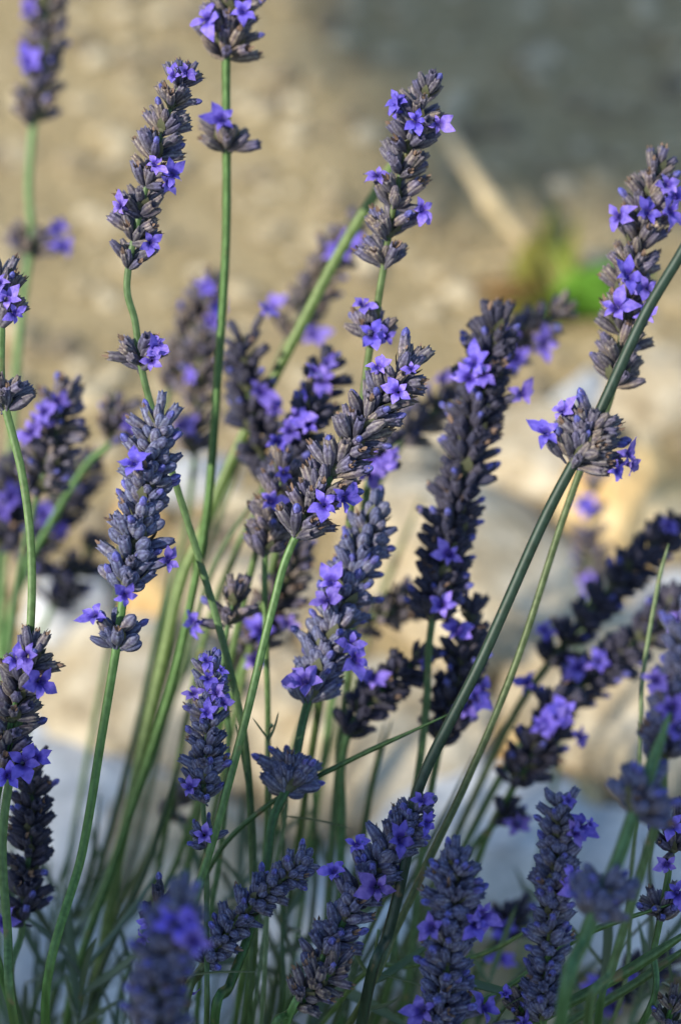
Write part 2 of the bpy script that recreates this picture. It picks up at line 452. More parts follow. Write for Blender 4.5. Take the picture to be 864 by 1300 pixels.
PAL = {
    'grey': [(.085, .08, .10), (.06, .058, .09), (.125, .105, .095), (.045, .043, .068), (.10, .095, .12)],
    'brown': [(.105, .09, .085), (.07, .062, .072), (.155, .125, .10), (.05, .043, .055)],
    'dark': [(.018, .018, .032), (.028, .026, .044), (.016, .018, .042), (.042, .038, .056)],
    'blue': [(.08, .09, .15), (.065, .075, .14), (.105, .108, .15), (.055, .06, .11), (.105, .095, .11), (.12, .12, .165)],
}
BUDRATE = {'grey': .12, 'brown': .05, 'dark': .12, 'blue': .2}
def frame(pos, z, roll, s):
    q = z.to_track_quat('Z', 'Y') @ Quaternion((0, 0, 1), roll)
    return Matrix.Translation(pos) @ q.to_matrix().to_4x4() @ Matrix.Scale(s, 4)

BASE = Vector((-.03, .47, 0))
GROUP = 'flowering lavender stems'
ALL = []
def lavender(label, path, d, spike=None, w=66, kind='grey', whorls=(), flowers=(), r=1.05, n=9, green=(.12, .19, .055),
             gap=27, fs=1.0, seed=None, bot=None, top_tuft=True, name='lavender_stem', group=GROUP):
    """path: pixels from the tip down; d: distance of tip and of the last visible point;
    spike: index of the path point where the spike starts (the tip is point 0)"""
    rd = random.Random(seed if seed is not None else len(ALL) * 13 + 5)
    d0, d1 = d if isinstance(d, tuple) else (d, d)
    ln = [0]
    for a, b_ in zip(path, path[1:]): ln.append(ln[-1] + math.hypot(a[0] - b_[0], a[1] - b_[1]))
    dep = [d0 + (d1 - d0) * l / ln[-1] for l in ln]
    pts = [at(x, y, e) for (x, y), e in zip(path, dep)]
    foot = bot if bot else BASE + Vector((pts[-1].x * .45 + rd.uniform(-.03, .03), rd.uniform(-.03, .03), 0))
    foot = Vector((foot.x, foot.y, -.01))
    dirn = (pts[-1] - pts[-2]).normalized()
    mid = pts[-1].lerp(foot, .45) + dirn * .02
    full = pts + [mid, foot]
    SEG = 10
    cur = catmull(full, SEG)
    root = empty(name, foot)
    tag(root, label, 'lavender', group)
    nvis = (spike or 0) * SEG
    rad = []
    for i in range(len(cur)):
        t = min(1, i / max(1, nvis)) if nvis else 1
        if not nvis: t = min(1, -.3 + .2 * i)
        rad.append(r * MM * (.45 + .55 * t) * (1 + .12 * i / len(cur)))
    st = link('stem', tube('stem', cur, rad, M_STEM, origin=foot), root)
    st.color = (*[c * rd.uniform(.85, 1.15) * k for c, k in zip(green, (.42, .54, .52))], 1)
    made = []                                                    # whorls: (position, axis, object, half width)
    def add_whorl(P, ax, width, cnt, tilt=(38, 72), closed=False):
        s = .93 * width * K * (P - EYE).dot(FW) / (11.2 * MM)
        sc0 = min(1.1, max(.84, s)); ext = min(1.9, max(0, 5.6 * s - .9 - 5.3 * .84 * sc0))
        cnt = round(cnt * min(1.45, max(1, s / sc0)) * 1.15)
        wo = link('whorl', rd.choice(WHORL), root, Matrix.Translation(-foot) @ frame(P, ax, rd.uniform(0, 6), s))
        inv = (Matrix.Translation(-foot) @ Matrix.Identity(4))
        wl = wo.matrix_basis.inverted() @ inv
        e1 = ax.orthogonal().normalized(); e2 = ax.cross(e1)
        ph = rd.uniform(0, 6.28)
        for k in range(cnt):
            a = ph + 6.283 * k / cnt + rd.uniform(-.3, .3)
            th = R(rd.uniform(*tilt))
            o = e1 * math.cos(a) + e2 * math.sin(a)
            dv = (ax * math.cos(th) + o * math.sin(th)).normalized()
            pos = P + ax * rd.uniform(-2.0, 2.0) * MM * s + (o * .9 + dv * ext * rd.uniform(.0, 1.15)) * MM
            sc = sc0 * rd.uniform(.82, 1.14)
            rnd = kind == 'blue' and rd.random() < .6
            me = rd.choice(ROUND) if rnd else rd.choice({'blue': CALYX_BLUE, 'dark': CALYX_DARK}.get(kind, CALYX))
            mat = wl @ frame(pos, dv, rd.uniform(0, 6.28), sc)
            cx = link('calyx', me, wo, mat)
            c = rd.choice(PAL[kind]); f = rd.uniform(.8, 1.25)
            cx.color = (c[0] * f, c[1] * f, c[2] * f, 1)
            if rd.random() < BUDRATE[kind]:
                bd = link('bud', rd.choice(BUD), wo, wl @ frame(pos - (dv * 1.2 * MM * sc if rnd else Vector()), dv, rd.uniform(0, 6.28), sc))
                f = rd.uniform(.7, 1.3); bd.color = (.09 * f, .085 * f, .26 * f, 1)
        made.append((P, ax, wo, s))
    if spike:
        sp = cur[:spike * SEG + 1]
        L = sum((a - b_).length for a, b_ in zip(sp, sp[1:]))
        step = gap * K * d0
        m = max(2, round(L / step))
        for k in range(m):
            u = (k + .35) / m; i = min(len(sp) - 2, int(u * (len(sp) - 1)))
            P = sp[i].lerp(sp[i + 1], u * (len(sp) - 1) - i)
            ax = (sp[max(0, i - 1)] - sp[min(len(sp) - 1, i + 2)]).normalized()
            ww = w * (.72 + .28 * min(1, (k + .5) / (m * .35))) * rd.uniform(.93, 1.07)
            add_whorl(P, ax, ww, max(5, round(n * (.7 if k == 0 else 1))), (10, 48) if k == 0 else (36, 68))
    for (x, y, ww, cnt) in whorls:
        best = min(range(len(cur) - 12), key=lambda i: (lambda v: (v.x - x) ** 2 + (v.y - y) ** 2)(to_px(cur[i])))
        ax = (cur[max(0, best - 2)] - cur[best + 2]).normalized()
        add_whorl(cur[best] - ax * 2.5 * MM, ax, ww, round(cnt * 1.45), (26, 78))
    for fl in flowers:
        x, y = fl[0], fl[1]; fsz = fl[2] if len(fl) > 2 else 1.0
        P, ax, wo, s = min(made, key=lambda q: (lambda v: (v.x - x) ** 2 + ((v.y - 12 - y) * 1.0) ** 2)(to_px(q[0])))
        v = to_px(P); dd = (P - EYE).dot(FW)
        off = Vector(((x - v.x), (v.y - y))) * K * dd
        rm = 7.6 * MM * s
        lat = off - Vector((ax.dot(RT), ax.dot(UP))) * (off.dot(Vector((ax.dot(RT), ax.dot(UP)))))
        tow = math.sqrt(max((2.2 * MM) ** 2, rm * rm - lat.length_squared)) * .92
        F = at(x, y, dd - tow)
        back = P - ax * 2 * MM * s
        nv = ((F - back).normalized() * .75 - FW * .45 + Vector((rd.uniform(-.4, .4), 0, rd.uniform(-.3, .3)))).normalized()
        mat = wo.matrix_basis.inverted() @ Matrix.Translation(-foot) @ frame(F, nv, rd.uniform(0, 6.28), fsz * fs * .83 * rd.uniform(.8, 1.1) * min(1.15, s))
        fo = link('flower', rd.choice(FLOWER), wo, mat)
        f = rd.uniform(.68, 1.12); h = rd.uniform(-.06, .06)
        fo.color = ((.215 + h) * f, (.15 + h * .6) * f, .70 * f, 1)
        # the calyx that carries it
        tube_end = F - nv * 4.2 * MM
        dv = (tube_end - back); ll = dv.length
        if ll > 2 * MM:
            cx = link('calyx', CALYX[0], wo, wo.matrix_basis.inverted() @ Matrix.Translation(-foot) @ frame(tube_end - dv.normalized() * 4.6 * MM * min(s, 1.08), dv.normalized().lerp(nv, .25).normalized(), 0, min(s, 1.08)))
            c = rd.choice(PAL[kind]); cx.color = (*c, 1)
    ALL.append(root)
    return root
def to_px(p):
    v = p - EYE; dd = v.dot(FW)
    return Vector((432 + v.dot(RT) / dd / K, 650 - v.dot(UP) / dd / K))

# ================================================================== flowering stems in focus
lavender('sharp grey brown lavender spike leaning right over a cream rock, ringed by blurred spikes',
         [(517, 462), (440, 575), (372, 688), (345, 775), (311, 915), (272, 1060), (240, 1160), (205, 1250)], (.6, .6), 2, 84, 'grey',
         flowers=[(505, 497, .9), (480, 466, .9), (412, 640), (437, 634), (522, 468, .6)], n=12, gap=29)
lavender('upright violet tipped spike on the open tan ground with a lone flowering whorl below',
         [(232, 92), (192, 215), (162, 350), (172, 410), (185, 490), (225, 620), (262, 740), (292, 850), (312, 950), (320, 1080), (318, 1250)], (.605, .64), 2, 62, 'grey',
         whorls=[(181, 445, 66, 8)],
         flowers=[(236, 92), (220, 96, .9), (197, 208), (219, 222), (152, 262), (192, 308), (214, 232, .8), (198, 446), (192, 458), (200, 436, .8)], n=11, gap=34)
lavender('tall straight stem with two separated whorls, cut off above the upper one',
         [(302, -90), (290, 45), (287, 60), (287, 300), (276, 480), (264, 640), (243, 760), (215, 880), (150, 1080), (85, 1290)], (.64, .69), 1, 78, 'brown',
         whorls=[(291, 50, 84, 11), (288, 160, 72, 10)], flowers=[(308, 14), (262, 22), (283, 152, 1.05)], n=10)
lavender('erect spike with a pale pointed tip and violet flowers near its top and right side',
         [(545, 108), (508, 220), (485, 350), (477, 400), (468, 450), (452, 570), (440, 690), (420, 800)], (.615, .65), 2, 70, 'grey',
         whorls=[(476, 418, 64, 9)],
         flowers=[(500, 140), (528, 152), (556, 158, .9), (536, 265, .9), (505, 128, .8), (480, 222, .7), (472, 424, 1.05), (460, 386, .9), (490, 428, .9)], n=12, gap=34)
lavender('tall spike with many star flowers crossed by a bare dark green stem',
         [(836, 205), (800, 350), (776, 498), (748, 565), (712, 665), (655, 840), (595, 985), (545, 1090), (500, 1185), (455, 1280)], (.635, .62), 2, 72, 'brown',
         flowers=[(783, 275), (822, 270, 1.1), (850, 268), (846, 234), (797, 350, 1.1), (822, 365), (780, 391, 1.1), (819, 402), (856, 250, .8)], n=12, gap=34, r=.9, green=(.15, .15, .045))
lavender('long dark green stem piercing a round whorl with four violet flowers',
         [(905, 250), (862, 325), (815, 405), (750, 545), (690, 660), (612, 835), (533, 995), (515, 1090), (492, 1185), (466, 1262)], (.575, .6), None, 80, 'grey',
         whorls=[(743, 574, 96, 20), (750, 556, 90, 18), (758, 540, 66, 10)],
         flowers=[(712, 521, .95), (693, 549, .95), (797, 577, .85), (782, 598, .9), (800, 590, .7)], r=1.3, green=(.03, .062, .028))  # green darkened to carry the stem's shadow side in its colour
lavender('grey blue dense spike with a gap above its lowest whorl, left of the stems',
         [(203, 530), (182, 640), (158, 752), (149, 815), (130, 930), (105, 1080), (58, 1295)], (.59, .6), 2, 84, 'blue',
         whorls=[(151, 800, 78, 12)],
         flowers=[(170, 588), (214, 712, .95), (160, 757), (121, 781, .95)], n=12, gap=24, r=1.2, green=(.13, .22, .055))
lavender('slender blue spike crowned by a cluster of violet flowers, thin at its base',
         [(266, 848), (262, 940), (258, 1020), (262, 1080), (262, 1180), (262, 1310)], (.6, .61), 2, 54, 'blue',
         whorls=[(262, 1055, 50, 6)],
         flowers=[(262, 838, .95), (246, 880), (274, 880), (264, 860, .9), (281, 850, .7), (262, 905, .9), (240, 1000, .95), (259, 1060), (283, 893, .9)], n=10, gap=22, r=.75)
lavender('left edge stem bearing a low whorl and a violet flowered tip',
         [(4, 345), (2, 420), (4, 500), (28, 600), (40, 700), (38, 810), (22, 930), (4, 1060), (10, 1180), (22, 1310)], (.6, .6), 1, 62, 'grey',
         whorls=[(8, 498, 76, 13)], flowers=[(8, 380), (0, 358, .9), (20, 398, .9), (-6, 372)], r=1.2, green=(.13, .23, .055))
lavender('grey spike with big violet flowers in two tiers beside the rock and curved stem',
         [(42, 825), (18, 900), (2, 985), (-14, 1080), (-8, 1200)], (.595, .61), 2, 74, 'grey',
         flowers=[(34, 832, 1.1), (20, 838, .8), (52, 866, 1.1), (30, 968, 1.2), (12, 985, 1.1), (46, 962, .8)], n=11)
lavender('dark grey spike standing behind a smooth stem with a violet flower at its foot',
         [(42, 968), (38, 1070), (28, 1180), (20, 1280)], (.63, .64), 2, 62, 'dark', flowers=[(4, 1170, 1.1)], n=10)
lavender('flowerless grey spike leaning right, its lower end at a dark narrow leaf',
         [(386, 1098), (322, 1145), (258, 1228), (232, 1290)], (.6, .61), 2, 58, 'blue', n=11, gap=21)
lavender('thick blue grey spike leaning right with five violet flowers',
         [(538, 1020), (468, 1115), (398, 1238), (360, 1310)], (.595, .6), 2, 68, 'blue',
         flowers=[(424, 1106, .95), (479, 1127, 1.05), (508, 1066, 1.15), (535, 1016), (541, 1046), (452, 1072, .8)], n=11, gap=22)
lavender('loose pale tuft at the foot of the thick leaning spike',
         [(428, 1228), (372, 1282), (340, 1330)], (.59, .6), 1, 62, 'grey', n=9, gap=24)
lavender('upright blue spike with two ruffled flower clusters on its right side',
         [(712, 1018), (700, 1150), (688, 1300), (684, 1350)], (.575, .59), 2, 62, 'blue',
         flowers=[(720, 1016, 1.0), (736, 1048, 1.2), (728, 1056, 1.0), (748, 1046, .8), (731, 1128, 1.15), (727, 1112, .9)], n=11, gap=22)
lavender('upright blue spike with a flower on each side and flowers at its foot',
         [(580, 1092), (570, 1190), (556, 1315), (552, 1360)], (.572, .59), 2, 76, 'blue',
         flowers=[(548, 1178, 1.05), (612, 1160, 1.0), (604, 1172, .9), (616, 1280, 1.2), (536, 1282, 1.1), (665, 1300, 1)], n=12, gap=22)
lavender('grey flowerless whorl and flowers at the right border above a slanted stem',
         [(866, 1040), (850, 1090), (846, 1120), (830, 1200), (800, 1320)], (.6, .61), 1, 70, 'grey',
         whorls=[(862, 1150, 60, 9)], flowers=[(852, 1048, 1.1), (846, 1098, .9), (858, 1132, 1.1)], r=.8)
lavender('dark spike tip with two star flowers peeping out behind a blurred near spike',
         [(208, 1142), (188, 1190), (178, 1290)], (.605, .61), 1, 50, 'dark', flowers=[(190, 1172, .95), (183, 1192, .95), (236, 1262, 1)], n=8)

# ================================================================== a little behind the focus
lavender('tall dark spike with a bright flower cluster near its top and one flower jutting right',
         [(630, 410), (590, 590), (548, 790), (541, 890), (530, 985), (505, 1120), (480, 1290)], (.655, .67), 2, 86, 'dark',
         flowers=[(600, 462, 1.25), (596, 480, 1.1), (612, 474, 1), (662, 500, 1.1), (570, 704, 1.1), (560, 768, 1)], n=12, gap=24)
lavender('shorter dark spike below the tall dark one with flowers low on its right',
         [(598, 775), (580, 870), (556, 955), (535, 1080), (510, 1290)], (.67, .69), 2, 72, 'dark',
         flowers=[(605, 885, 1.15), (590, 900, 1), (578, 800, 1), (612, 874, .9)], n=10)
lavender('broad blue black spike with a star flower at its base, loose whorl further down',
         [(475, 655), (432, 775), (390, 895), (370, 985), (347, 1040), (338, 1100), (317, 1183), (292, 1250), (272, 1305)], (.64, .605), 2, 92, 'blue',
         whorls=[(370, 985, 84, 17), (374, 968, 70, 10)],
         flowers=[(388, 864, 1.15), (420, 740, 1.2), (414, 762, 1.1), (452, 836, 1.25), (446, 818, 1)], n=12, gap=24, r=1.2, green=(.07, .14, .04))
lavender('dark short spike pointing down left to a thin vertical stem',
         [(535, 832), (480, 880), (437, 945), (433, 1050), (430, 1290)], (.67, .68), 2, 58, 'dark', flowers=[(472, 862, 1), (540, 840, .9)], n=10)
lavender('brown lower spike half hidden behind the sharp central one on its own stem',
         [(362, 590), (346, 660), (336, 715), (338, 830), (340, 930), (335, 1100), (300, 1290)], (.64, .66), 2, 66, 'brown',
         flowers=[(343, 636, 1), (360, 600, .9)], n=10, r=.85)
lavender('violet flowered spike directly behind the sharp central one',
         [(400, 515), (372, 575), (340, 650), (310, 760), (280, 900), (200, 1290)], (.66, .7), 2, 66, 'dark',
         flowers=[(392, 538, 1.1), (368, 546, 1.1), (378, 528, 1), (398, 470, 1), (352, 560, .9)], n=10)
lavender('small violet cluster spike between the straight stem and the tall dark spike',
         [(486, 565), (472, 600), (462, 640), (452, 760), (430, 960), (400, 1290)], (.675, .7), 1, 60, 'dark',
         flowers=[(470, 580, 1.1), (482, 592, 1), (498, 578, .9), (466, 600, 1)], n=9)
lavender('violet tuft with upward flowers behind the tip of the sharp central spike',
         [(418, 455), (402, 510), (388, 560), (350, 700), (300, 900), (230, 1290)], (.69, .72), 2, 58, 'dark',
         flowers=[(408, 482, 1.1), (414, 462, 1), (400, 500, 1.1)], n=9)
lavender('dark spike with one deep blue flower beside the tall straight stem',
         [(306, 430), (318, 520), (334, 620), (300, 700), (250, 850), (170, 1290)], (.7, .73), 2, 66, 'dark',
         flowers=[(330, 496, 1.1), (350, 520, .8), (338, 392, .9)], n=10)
lavender('brown whorled spike left of the sharp stem, half behind it',
         [(298, 755), (288, 800), (284, 840), (290, 940), (280, 1080), (250, 1290)], (.645, .66), 1, 60, 'brown', flowers=[(246, 790, 1)], n=9, r=.8)
lavender('brown and violet spike in the thicket under the sharp central spike',
         [(382, 700), (345, 770), (310, 840), (275, 940), (230, 1080), (150, 1290)], (.7, .73), 2, 66, 'brown',
         flowers=[(322, 838, 1.1), (330, 800, 1.1), (366, 792, .8)], n=10)
lavender('brown flowerless spike lying nearly level toward the tall dark spike',
         [(548, 752), (490, 778), (442, 806), (400, 880), (360, 1000), (300, 1290)], (.72, .74), 2, 56, 'brown', n=9)

# ================================================================== farther back, soft
lavender('soft blurred spike with its tip above the frame and a lone whorl below it',
         [(66, -60), (56, 60), (42, 165), (37, 240), (40, 300), (30, 380), (22, 460), (10, 640), (0, 800), (-5, 1300)], (.79, .82), 2, 72, 'brown',
         whorls=[(42, 308, 78, 9)], flowers=[(38, 14, 1.1), (36, 80, 1.1), (74, 288, 1.1), (82, 314, 1)], n=10, r=1.5, green=(.2, .25, .08))
lavender('blurred slanting spike with violet flowers behind a thick pale green stem',
         [(450, 285), (405, 355), (362, 440), (320, 540), (270, 680), (200, 900), (120, 1290)], (.78, .8), 2, 62, 'brown',
         flowers=[(442, 304, 1.2), (396, 424, 1.2), (346, 390, 1.1), (432, 318, 1)], n=9)
lavender('thick pale green bare stem slanting across a blurred spike',
         [(508, 190), (476, 246), (430, 322), (385, 408), (345, 484), (300, 572), (255, 680), (215, 800), (120, 1290)], (.7, .72), None, r=1.7, green=(.17, .24, .06))
lavender('blurred brown and violet spike leaning right beside the top of the dark spike',
         [(712, 392), (610, 475), (505, 568), (460, 680), (420, 900), (360, 1290)], (.74, .76), 2, 64, 'brown',
         flowers=[(690, 438, 1.3), (655, 455, 1.1), (646, 430, 1.1), (560, 480, .7)], n=9)
lavender('blurred violet tipped spike left of the tall straight stem',
         [(268, 360), (240, 430), (212, 505), (190, 600), (150, 760), (60, 1290)], (.78, .8), 2, 64, 'brown', flowers=[(262, 362, 1.1), (276, 388, 1.1), (268, 408, .9)], n=9)
lavender('blurred brown spike below a violet tipped one, with one pale flower',
         [(258, 425), (252, 500), (246, 590), (230, 700), (180, 900), (90, 1290)], (.77, .8), 2, 66, 'brown', flowers=[(232, 540, 1.1), (240, 480, .8)], n=9)
lavender('soft spike with a stack of violet flowers at the left, over a dark patch',
         [(82, 505), (66, 570), (45, 640), (20, 760), (0, 1000), (-10, 1290)], (.69, .74), 2, 84, 'grey', flowers=[(48, 536, 1.2), (55, 522, 1.2), (74, 510, 1), (40, 548, 1)], n=10)
lavender('blurred round whorl on a thin slanting stem, by the open tan ground',
         [(150, 525), (138, 565), (110, 590), (62, 668), (20, 760), (-20, 1000), (-40, 1290)], (.74, .78), 1, 68, 'brown', flowers=[(165, 540, .9)], n=10)
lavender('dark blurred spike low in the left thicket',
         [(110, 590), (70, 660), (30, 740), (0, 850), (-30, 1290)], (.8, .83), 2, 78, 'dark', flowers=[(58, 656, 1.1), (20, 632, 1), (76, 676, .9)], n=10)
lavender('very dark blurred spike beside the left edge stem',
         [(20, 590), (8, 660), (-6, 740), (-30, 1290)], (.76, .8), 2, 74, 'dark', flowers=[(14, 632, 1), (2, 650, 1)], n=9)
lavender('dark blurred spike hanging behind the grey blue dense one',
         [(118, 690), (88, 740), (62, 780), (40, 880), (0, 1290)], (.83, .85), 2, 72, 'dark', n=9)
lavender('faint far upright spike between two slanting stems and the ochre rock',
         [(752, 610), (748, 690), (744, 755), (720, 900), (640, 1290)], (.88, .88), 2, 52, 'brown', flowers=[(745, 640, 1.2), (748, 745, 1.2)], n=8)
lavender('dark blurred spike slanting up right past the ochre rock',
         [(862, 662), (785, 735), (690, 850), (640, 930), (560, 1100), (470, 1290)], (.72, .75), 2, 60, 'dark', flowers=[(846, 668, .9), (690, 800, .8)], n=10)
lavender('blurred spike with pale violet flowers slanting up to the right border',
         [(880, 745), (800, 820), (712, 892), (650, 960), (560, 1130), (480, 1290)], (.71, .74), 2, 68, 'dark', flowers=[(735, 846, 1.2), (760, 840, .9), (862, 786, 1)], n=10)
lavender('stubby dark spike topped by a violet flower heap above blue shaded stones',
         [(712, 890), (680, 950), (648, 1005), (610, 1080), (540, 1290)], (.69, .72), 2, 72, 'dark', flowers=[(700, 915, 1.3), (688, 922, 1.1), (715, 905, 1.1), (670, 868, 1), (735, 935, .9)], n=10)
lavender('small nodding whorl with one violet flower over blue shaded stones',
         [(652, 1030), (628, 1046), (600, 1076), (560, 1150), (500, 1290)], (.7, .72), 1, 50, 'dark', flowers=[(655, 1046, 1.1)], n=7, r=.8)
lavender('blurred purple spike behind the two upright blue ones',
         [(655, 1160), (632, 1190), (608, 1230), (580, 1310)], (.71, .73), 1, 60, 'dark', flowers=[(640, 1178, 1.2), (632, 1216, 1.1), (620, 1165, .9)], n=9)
lavender('blurred dark spike with violet flowers low by the slanting thick stems',
         [(850, 1215), (790, 1245), (740, 1275), (680, 1330)], (.7, .72), 2, 56, 'dark', flowers=[(762, 1254, 1.2), (776, 1280, 1.1), (800, 1235, .9)], n=9)
lavender('small brown spike end beside the pale rock and dense dark stems',
         [(232, 1010), (205, 1050), (185, 1090), (140, 1180), (100, 1300)], (.74, .76), 1, 50, 'brown', n=8)
lavender('sharp small tip with blue buds at the lower border, right of the leaning spike',
         [(668, 1262), (655, 1300), (645, 1350)], (.59, .6), 1, 54, 'grey', flowers=[(640, 1262, .6)], n=9)
lavender('tiny blue tipped spike end at the bottom right corner',
         [(856, 1268), (842, 1310), (830, 1350)], (.6, .61), 1, 54, 'grey', n=9)

# ================================================================== nearer than the focus
lavender('near blurred spike with a big soft violet flower on top, low among the stems',
         [(232, 1150), (208, 1230), (188, 1330), (180, 1370)], (.5, .52), 2, 84, 'blue', flowers=[(226, 1172, 1.15), (240, 1168, 1), (246, 1195, .9)], n=11, gap=24,
         bot=Vector((-.11, .36, 0)))
lavender('near soft blue spike at the right border with two violet flowers',
         [(880, 790), (858, 880), (842, 965), (838, 1020), (812, 1110), (775, 1230), (745, 1310)], (.535, .56), 2, 82, 'blue',
         whorls=[], flowers=[(850, 898, 1.1), (832, 862, 1), (862, 925, .8)], n=12, gap=24, bot=Vector((.1, .42, 0)))
lavender('near stem with two spiky blue whorls set well apart, flowerless',
         [(850, 905), (812, 1010), (780, 1100), (742, 1190), (710, 1310)], (.53, .53), None, 90, 'blue',
         whorls=[(808, 1010, 104, 18), (772, 1135, 112, 20)], r=1.5, green=(.09, .17, .06), bot=Vector((.07, .4, 0)))

# ================================================================== bare stems, in and behind the thicket
BARE = 'thin upright bare green stem in the dense thicket below the spikes'
def bare(path, d, r=.8, green=(.08, .13, .04), label=BARE, bot=None):
    lavender(label, path, d, None, r=r, green=green, name='lavender_stem', group='bare lavender stems', bot=bot)
bare([(222, 690), (180, 900), (130, 1090), (62, 1300)], (.74, .76), 1.3, (.05, .085, .03))
bare([(332, 618), (270, 722), (228, 860), (165, 1040), (90, 1300)], (.7, .72), .9, (.1, .13, .05))
bare([(300, 700), (262, 800), (215, 900), (165, 1100), (100, 1300)], (.78, .8), 1.2, (.05, .085, .03))
bare([(497, 915), (470, 1010), (448, 1200), (435, 1310)], (.69, .7), .8)
bare([(487, 920), (462, 1040), (440, 1180), (405, 1310)], (.7, .71), .8)
bare([(535, 630), (480, 765), (440, 890), (400, 1020), (330, 1300)], (.84, .84), 1.3, (.2, .19, .07), 'wide blurred olive stem in front of the largest cream rock')
bare([(848, 690), (834, 745), (815, 860), (812, 950), (800, 1110), (770, 1310)], (.645, .65), .6, (.2, .2, .08), 'hair thin pale stem rising beside the near blue spike')
bare([(573, 905), (430, 972), (330, 1030), (262, 1110), (200, 1300)], (.62, .64), .6, label='thin wiry stem slanting nearly level across the upright stems under the blue spike')
bare([(360, 1000), (358, 1150), (350, 1310)], (.66, .67), .8)
bare([(395, 960), (400, 1110), (385, 1230), (360, 1310)], (.7, .71), .9)
bare([(520, 1080), (470, 1180), (420, 1310)], (.65, .66), .7)
bare([(300, 920), (322, 1060), (318, 1310)], (.63, .64), .8)
bare([(128, 1010), (110, 1120), (40, 1310)], (.72, .73), 1.0, (.05, .085, .03))
bare([(230, 960), (190, 1090), (110, 1310)], (.67, .68), .9, (.06, .1, .035))
bare([(795, 1170), (776, 1230), (757, 1310)], (.575, .58), 1.0, (.07, .13, .04), 'short bare green stem rising under the lower spiky blue whorl', bot=Vector((.08, .42, 0)))
bare([(600, 960), (520, 1120), (420, 1310)], (.7, .7), .8)

SLANT = 'green stem slanting low to the right border under the blue whorls'
bare([(850, 1148), (742, 1186), (655, 1246), (560, 1310)], (.6, .61), .7, (.12, .18, .05), 'thin green stem slanting right under the two spiky blue whorls')
bare([(890, 1172), (790, 1236), (690, 1290), (640, 1320)], (.59, .6), 1.2, (.09, .15, .045), 'thick green stem slanting down left from the right border')
bare([(890, 1190), (800, 1252), (720, 1300), (680, 1330)], (.61, .62), 1.0, (.1, .16, .05), 'green stem slanting parallel below the thick one')
bare([(690, 1170), (607, 1213), (520, 1226), (440, 1260)], (.63, .64), .6, (.12, .18, .05), 'thin level green stem passing behind the upright blue spikes')

# ================================================================== leafy shoots
def make_leaf(rs, L, W, curve):
    vs, fs, tt = [], [], []
    N = 7
    for j in range(N):
        t = j / (N - 1); w = W * (math.sin(math.pi * min(1, .12 + t * .88)) ** .6) * (1 if t < .98 else .1)
        y = curve * L * t * t
        for s, dz in ((-1, .35), (0, 0), (1, .35)):
            vs.append(Vector((s * w, y + dz * w, t * L)) * MM); tt.append(.5 if s == 0 else 0.0)
    for j in range(N - 1):
        for k in range(2):
            a = j * 3 + k; fs.append((a, a + 1, a + 4, a + 3))
    n0 = len(vs)                                                 # underside, so that the blade has a thickness
    vs += [v + Vector((0, -.35 * MM, 0)) for v in vs[:n0]]; tt += tt[:n0]
    fs += [tuple(n0 + i for i in f[::-1]) for f in fs]
    return mesh('leaf', vs, fs, [M_LEAF], True, {'t': tt})
LEAF = [make_leaf(rs, L, W, c) for L, W, c in ((30, 1.3, .15), (38, 1.5, -.25), (24, 1.1, .35), (34, 1.0, -.1), (20, 1.2, .2))]
def shoot(path, d, leaves, label, group=None, cnt=0, seed=0, green=(.085, .14, .06), bot=None):
    rd = random.Random(seed)
    d0, d1 = d
    pts = [at(x, y, d0 + (d1 - d0) * i / (len(path) - 1)) for i, (x, y) in enumerate(path)]
    foot = bot or BASE + Vector((pts[-1].x * .5, rd.uniform(-.02, .04), 0)); foot = Vector((foot.x, foot.y, -.01))
    cur = catmull(pts + [pts[-1].lerp(foot, .5), foot], 8)
    root = empty('leafy_shoot', foot)
    tag(root, label, 'lavender shoot', group)
    s = link('stem', tube('stem', cur, [.7 * MM * (.6 + .5 * i / len(cur)) for i in range(len(cur))], M_STEM, 6, origin=foot), root)
    s.color = (*green, 1)
    T = Matrix.Translation(-foot)
    for (x0, y0, x1, y1, dd0, dd1) in leaves:
        A, B = at(x0, y0, dd0), at(x1, y1, dd1)
        me = rd.choice(LEAF); h = max(v.co.z for v in me.vertices)
        lf = link('leaf', me, root, T @ frame(A, (B - A).normalized(), rd.uniform(-1, 1), (B - A).length / h))
        lf.color = (green[0] * 1.1, green[1] * 1.15, green[2], 1)
    m = len(cur) - 10
    for k in range(cnt):
        i = int(k / cnt * m * .9); P = cur[i]; ax = (cur[max(0, i - 1)] - cur[i + 1]).normalized()
        a = k * 1.9 + rd.uniform(-.5, .5); e1 = ax.orthogonal().normalized(); o = e1 * math.cos(a) + ax.cross(e1) * math.sin(a)
        th = R(rd.uniform(22, 62))
        lf = link('leaf', rd.choice(LEAF), root, T @ frame(P, (ax * math.cos(th) + o * math.sin(th)).normalized(), rd.uniform(0, 6.28), rd.uniform(.6, 1.15)))
        f = rd.uniform(.75, 1.3); lf.color = (green[0] * f, green[1] * f, green[2] * f * rd.uniform(.8, 1.4), 1)
    return root
shoot([(238, 1180), (228, 1238), (205, 1310)], (.6, .6), [(229, 1240, 330, 1222, .6, .59)], 'shoot with one broad dark leaf pointing right under the flowerless spike')
shoot([(362, 990), (362, 1036), (340, 1150), (318, 1310)], (.64, .65), [(362, 1036, 452, 1043, .64, .63)], 'shoot with a single level dark leaf beneath the loose blue whorl')
shoot([(345, 920), (340, 940), (342, 1060), (330, 1310)], (.625, .64), [(341, 940, 322, 912, .625, .62), (341, 940, 362, 905, .625, .62)], 'shoot with a forked pair of small leaves beside the loose blue whorl')
shoot([(690, 1210), (640, 1278), (600, 1330)], (.59, .6), [(640, 1278, 704, 1240, .59, .585), (655, 1262, 560, 1246, .59, .6)], 'shoot with pointed leaves between the two upright blue spikes')
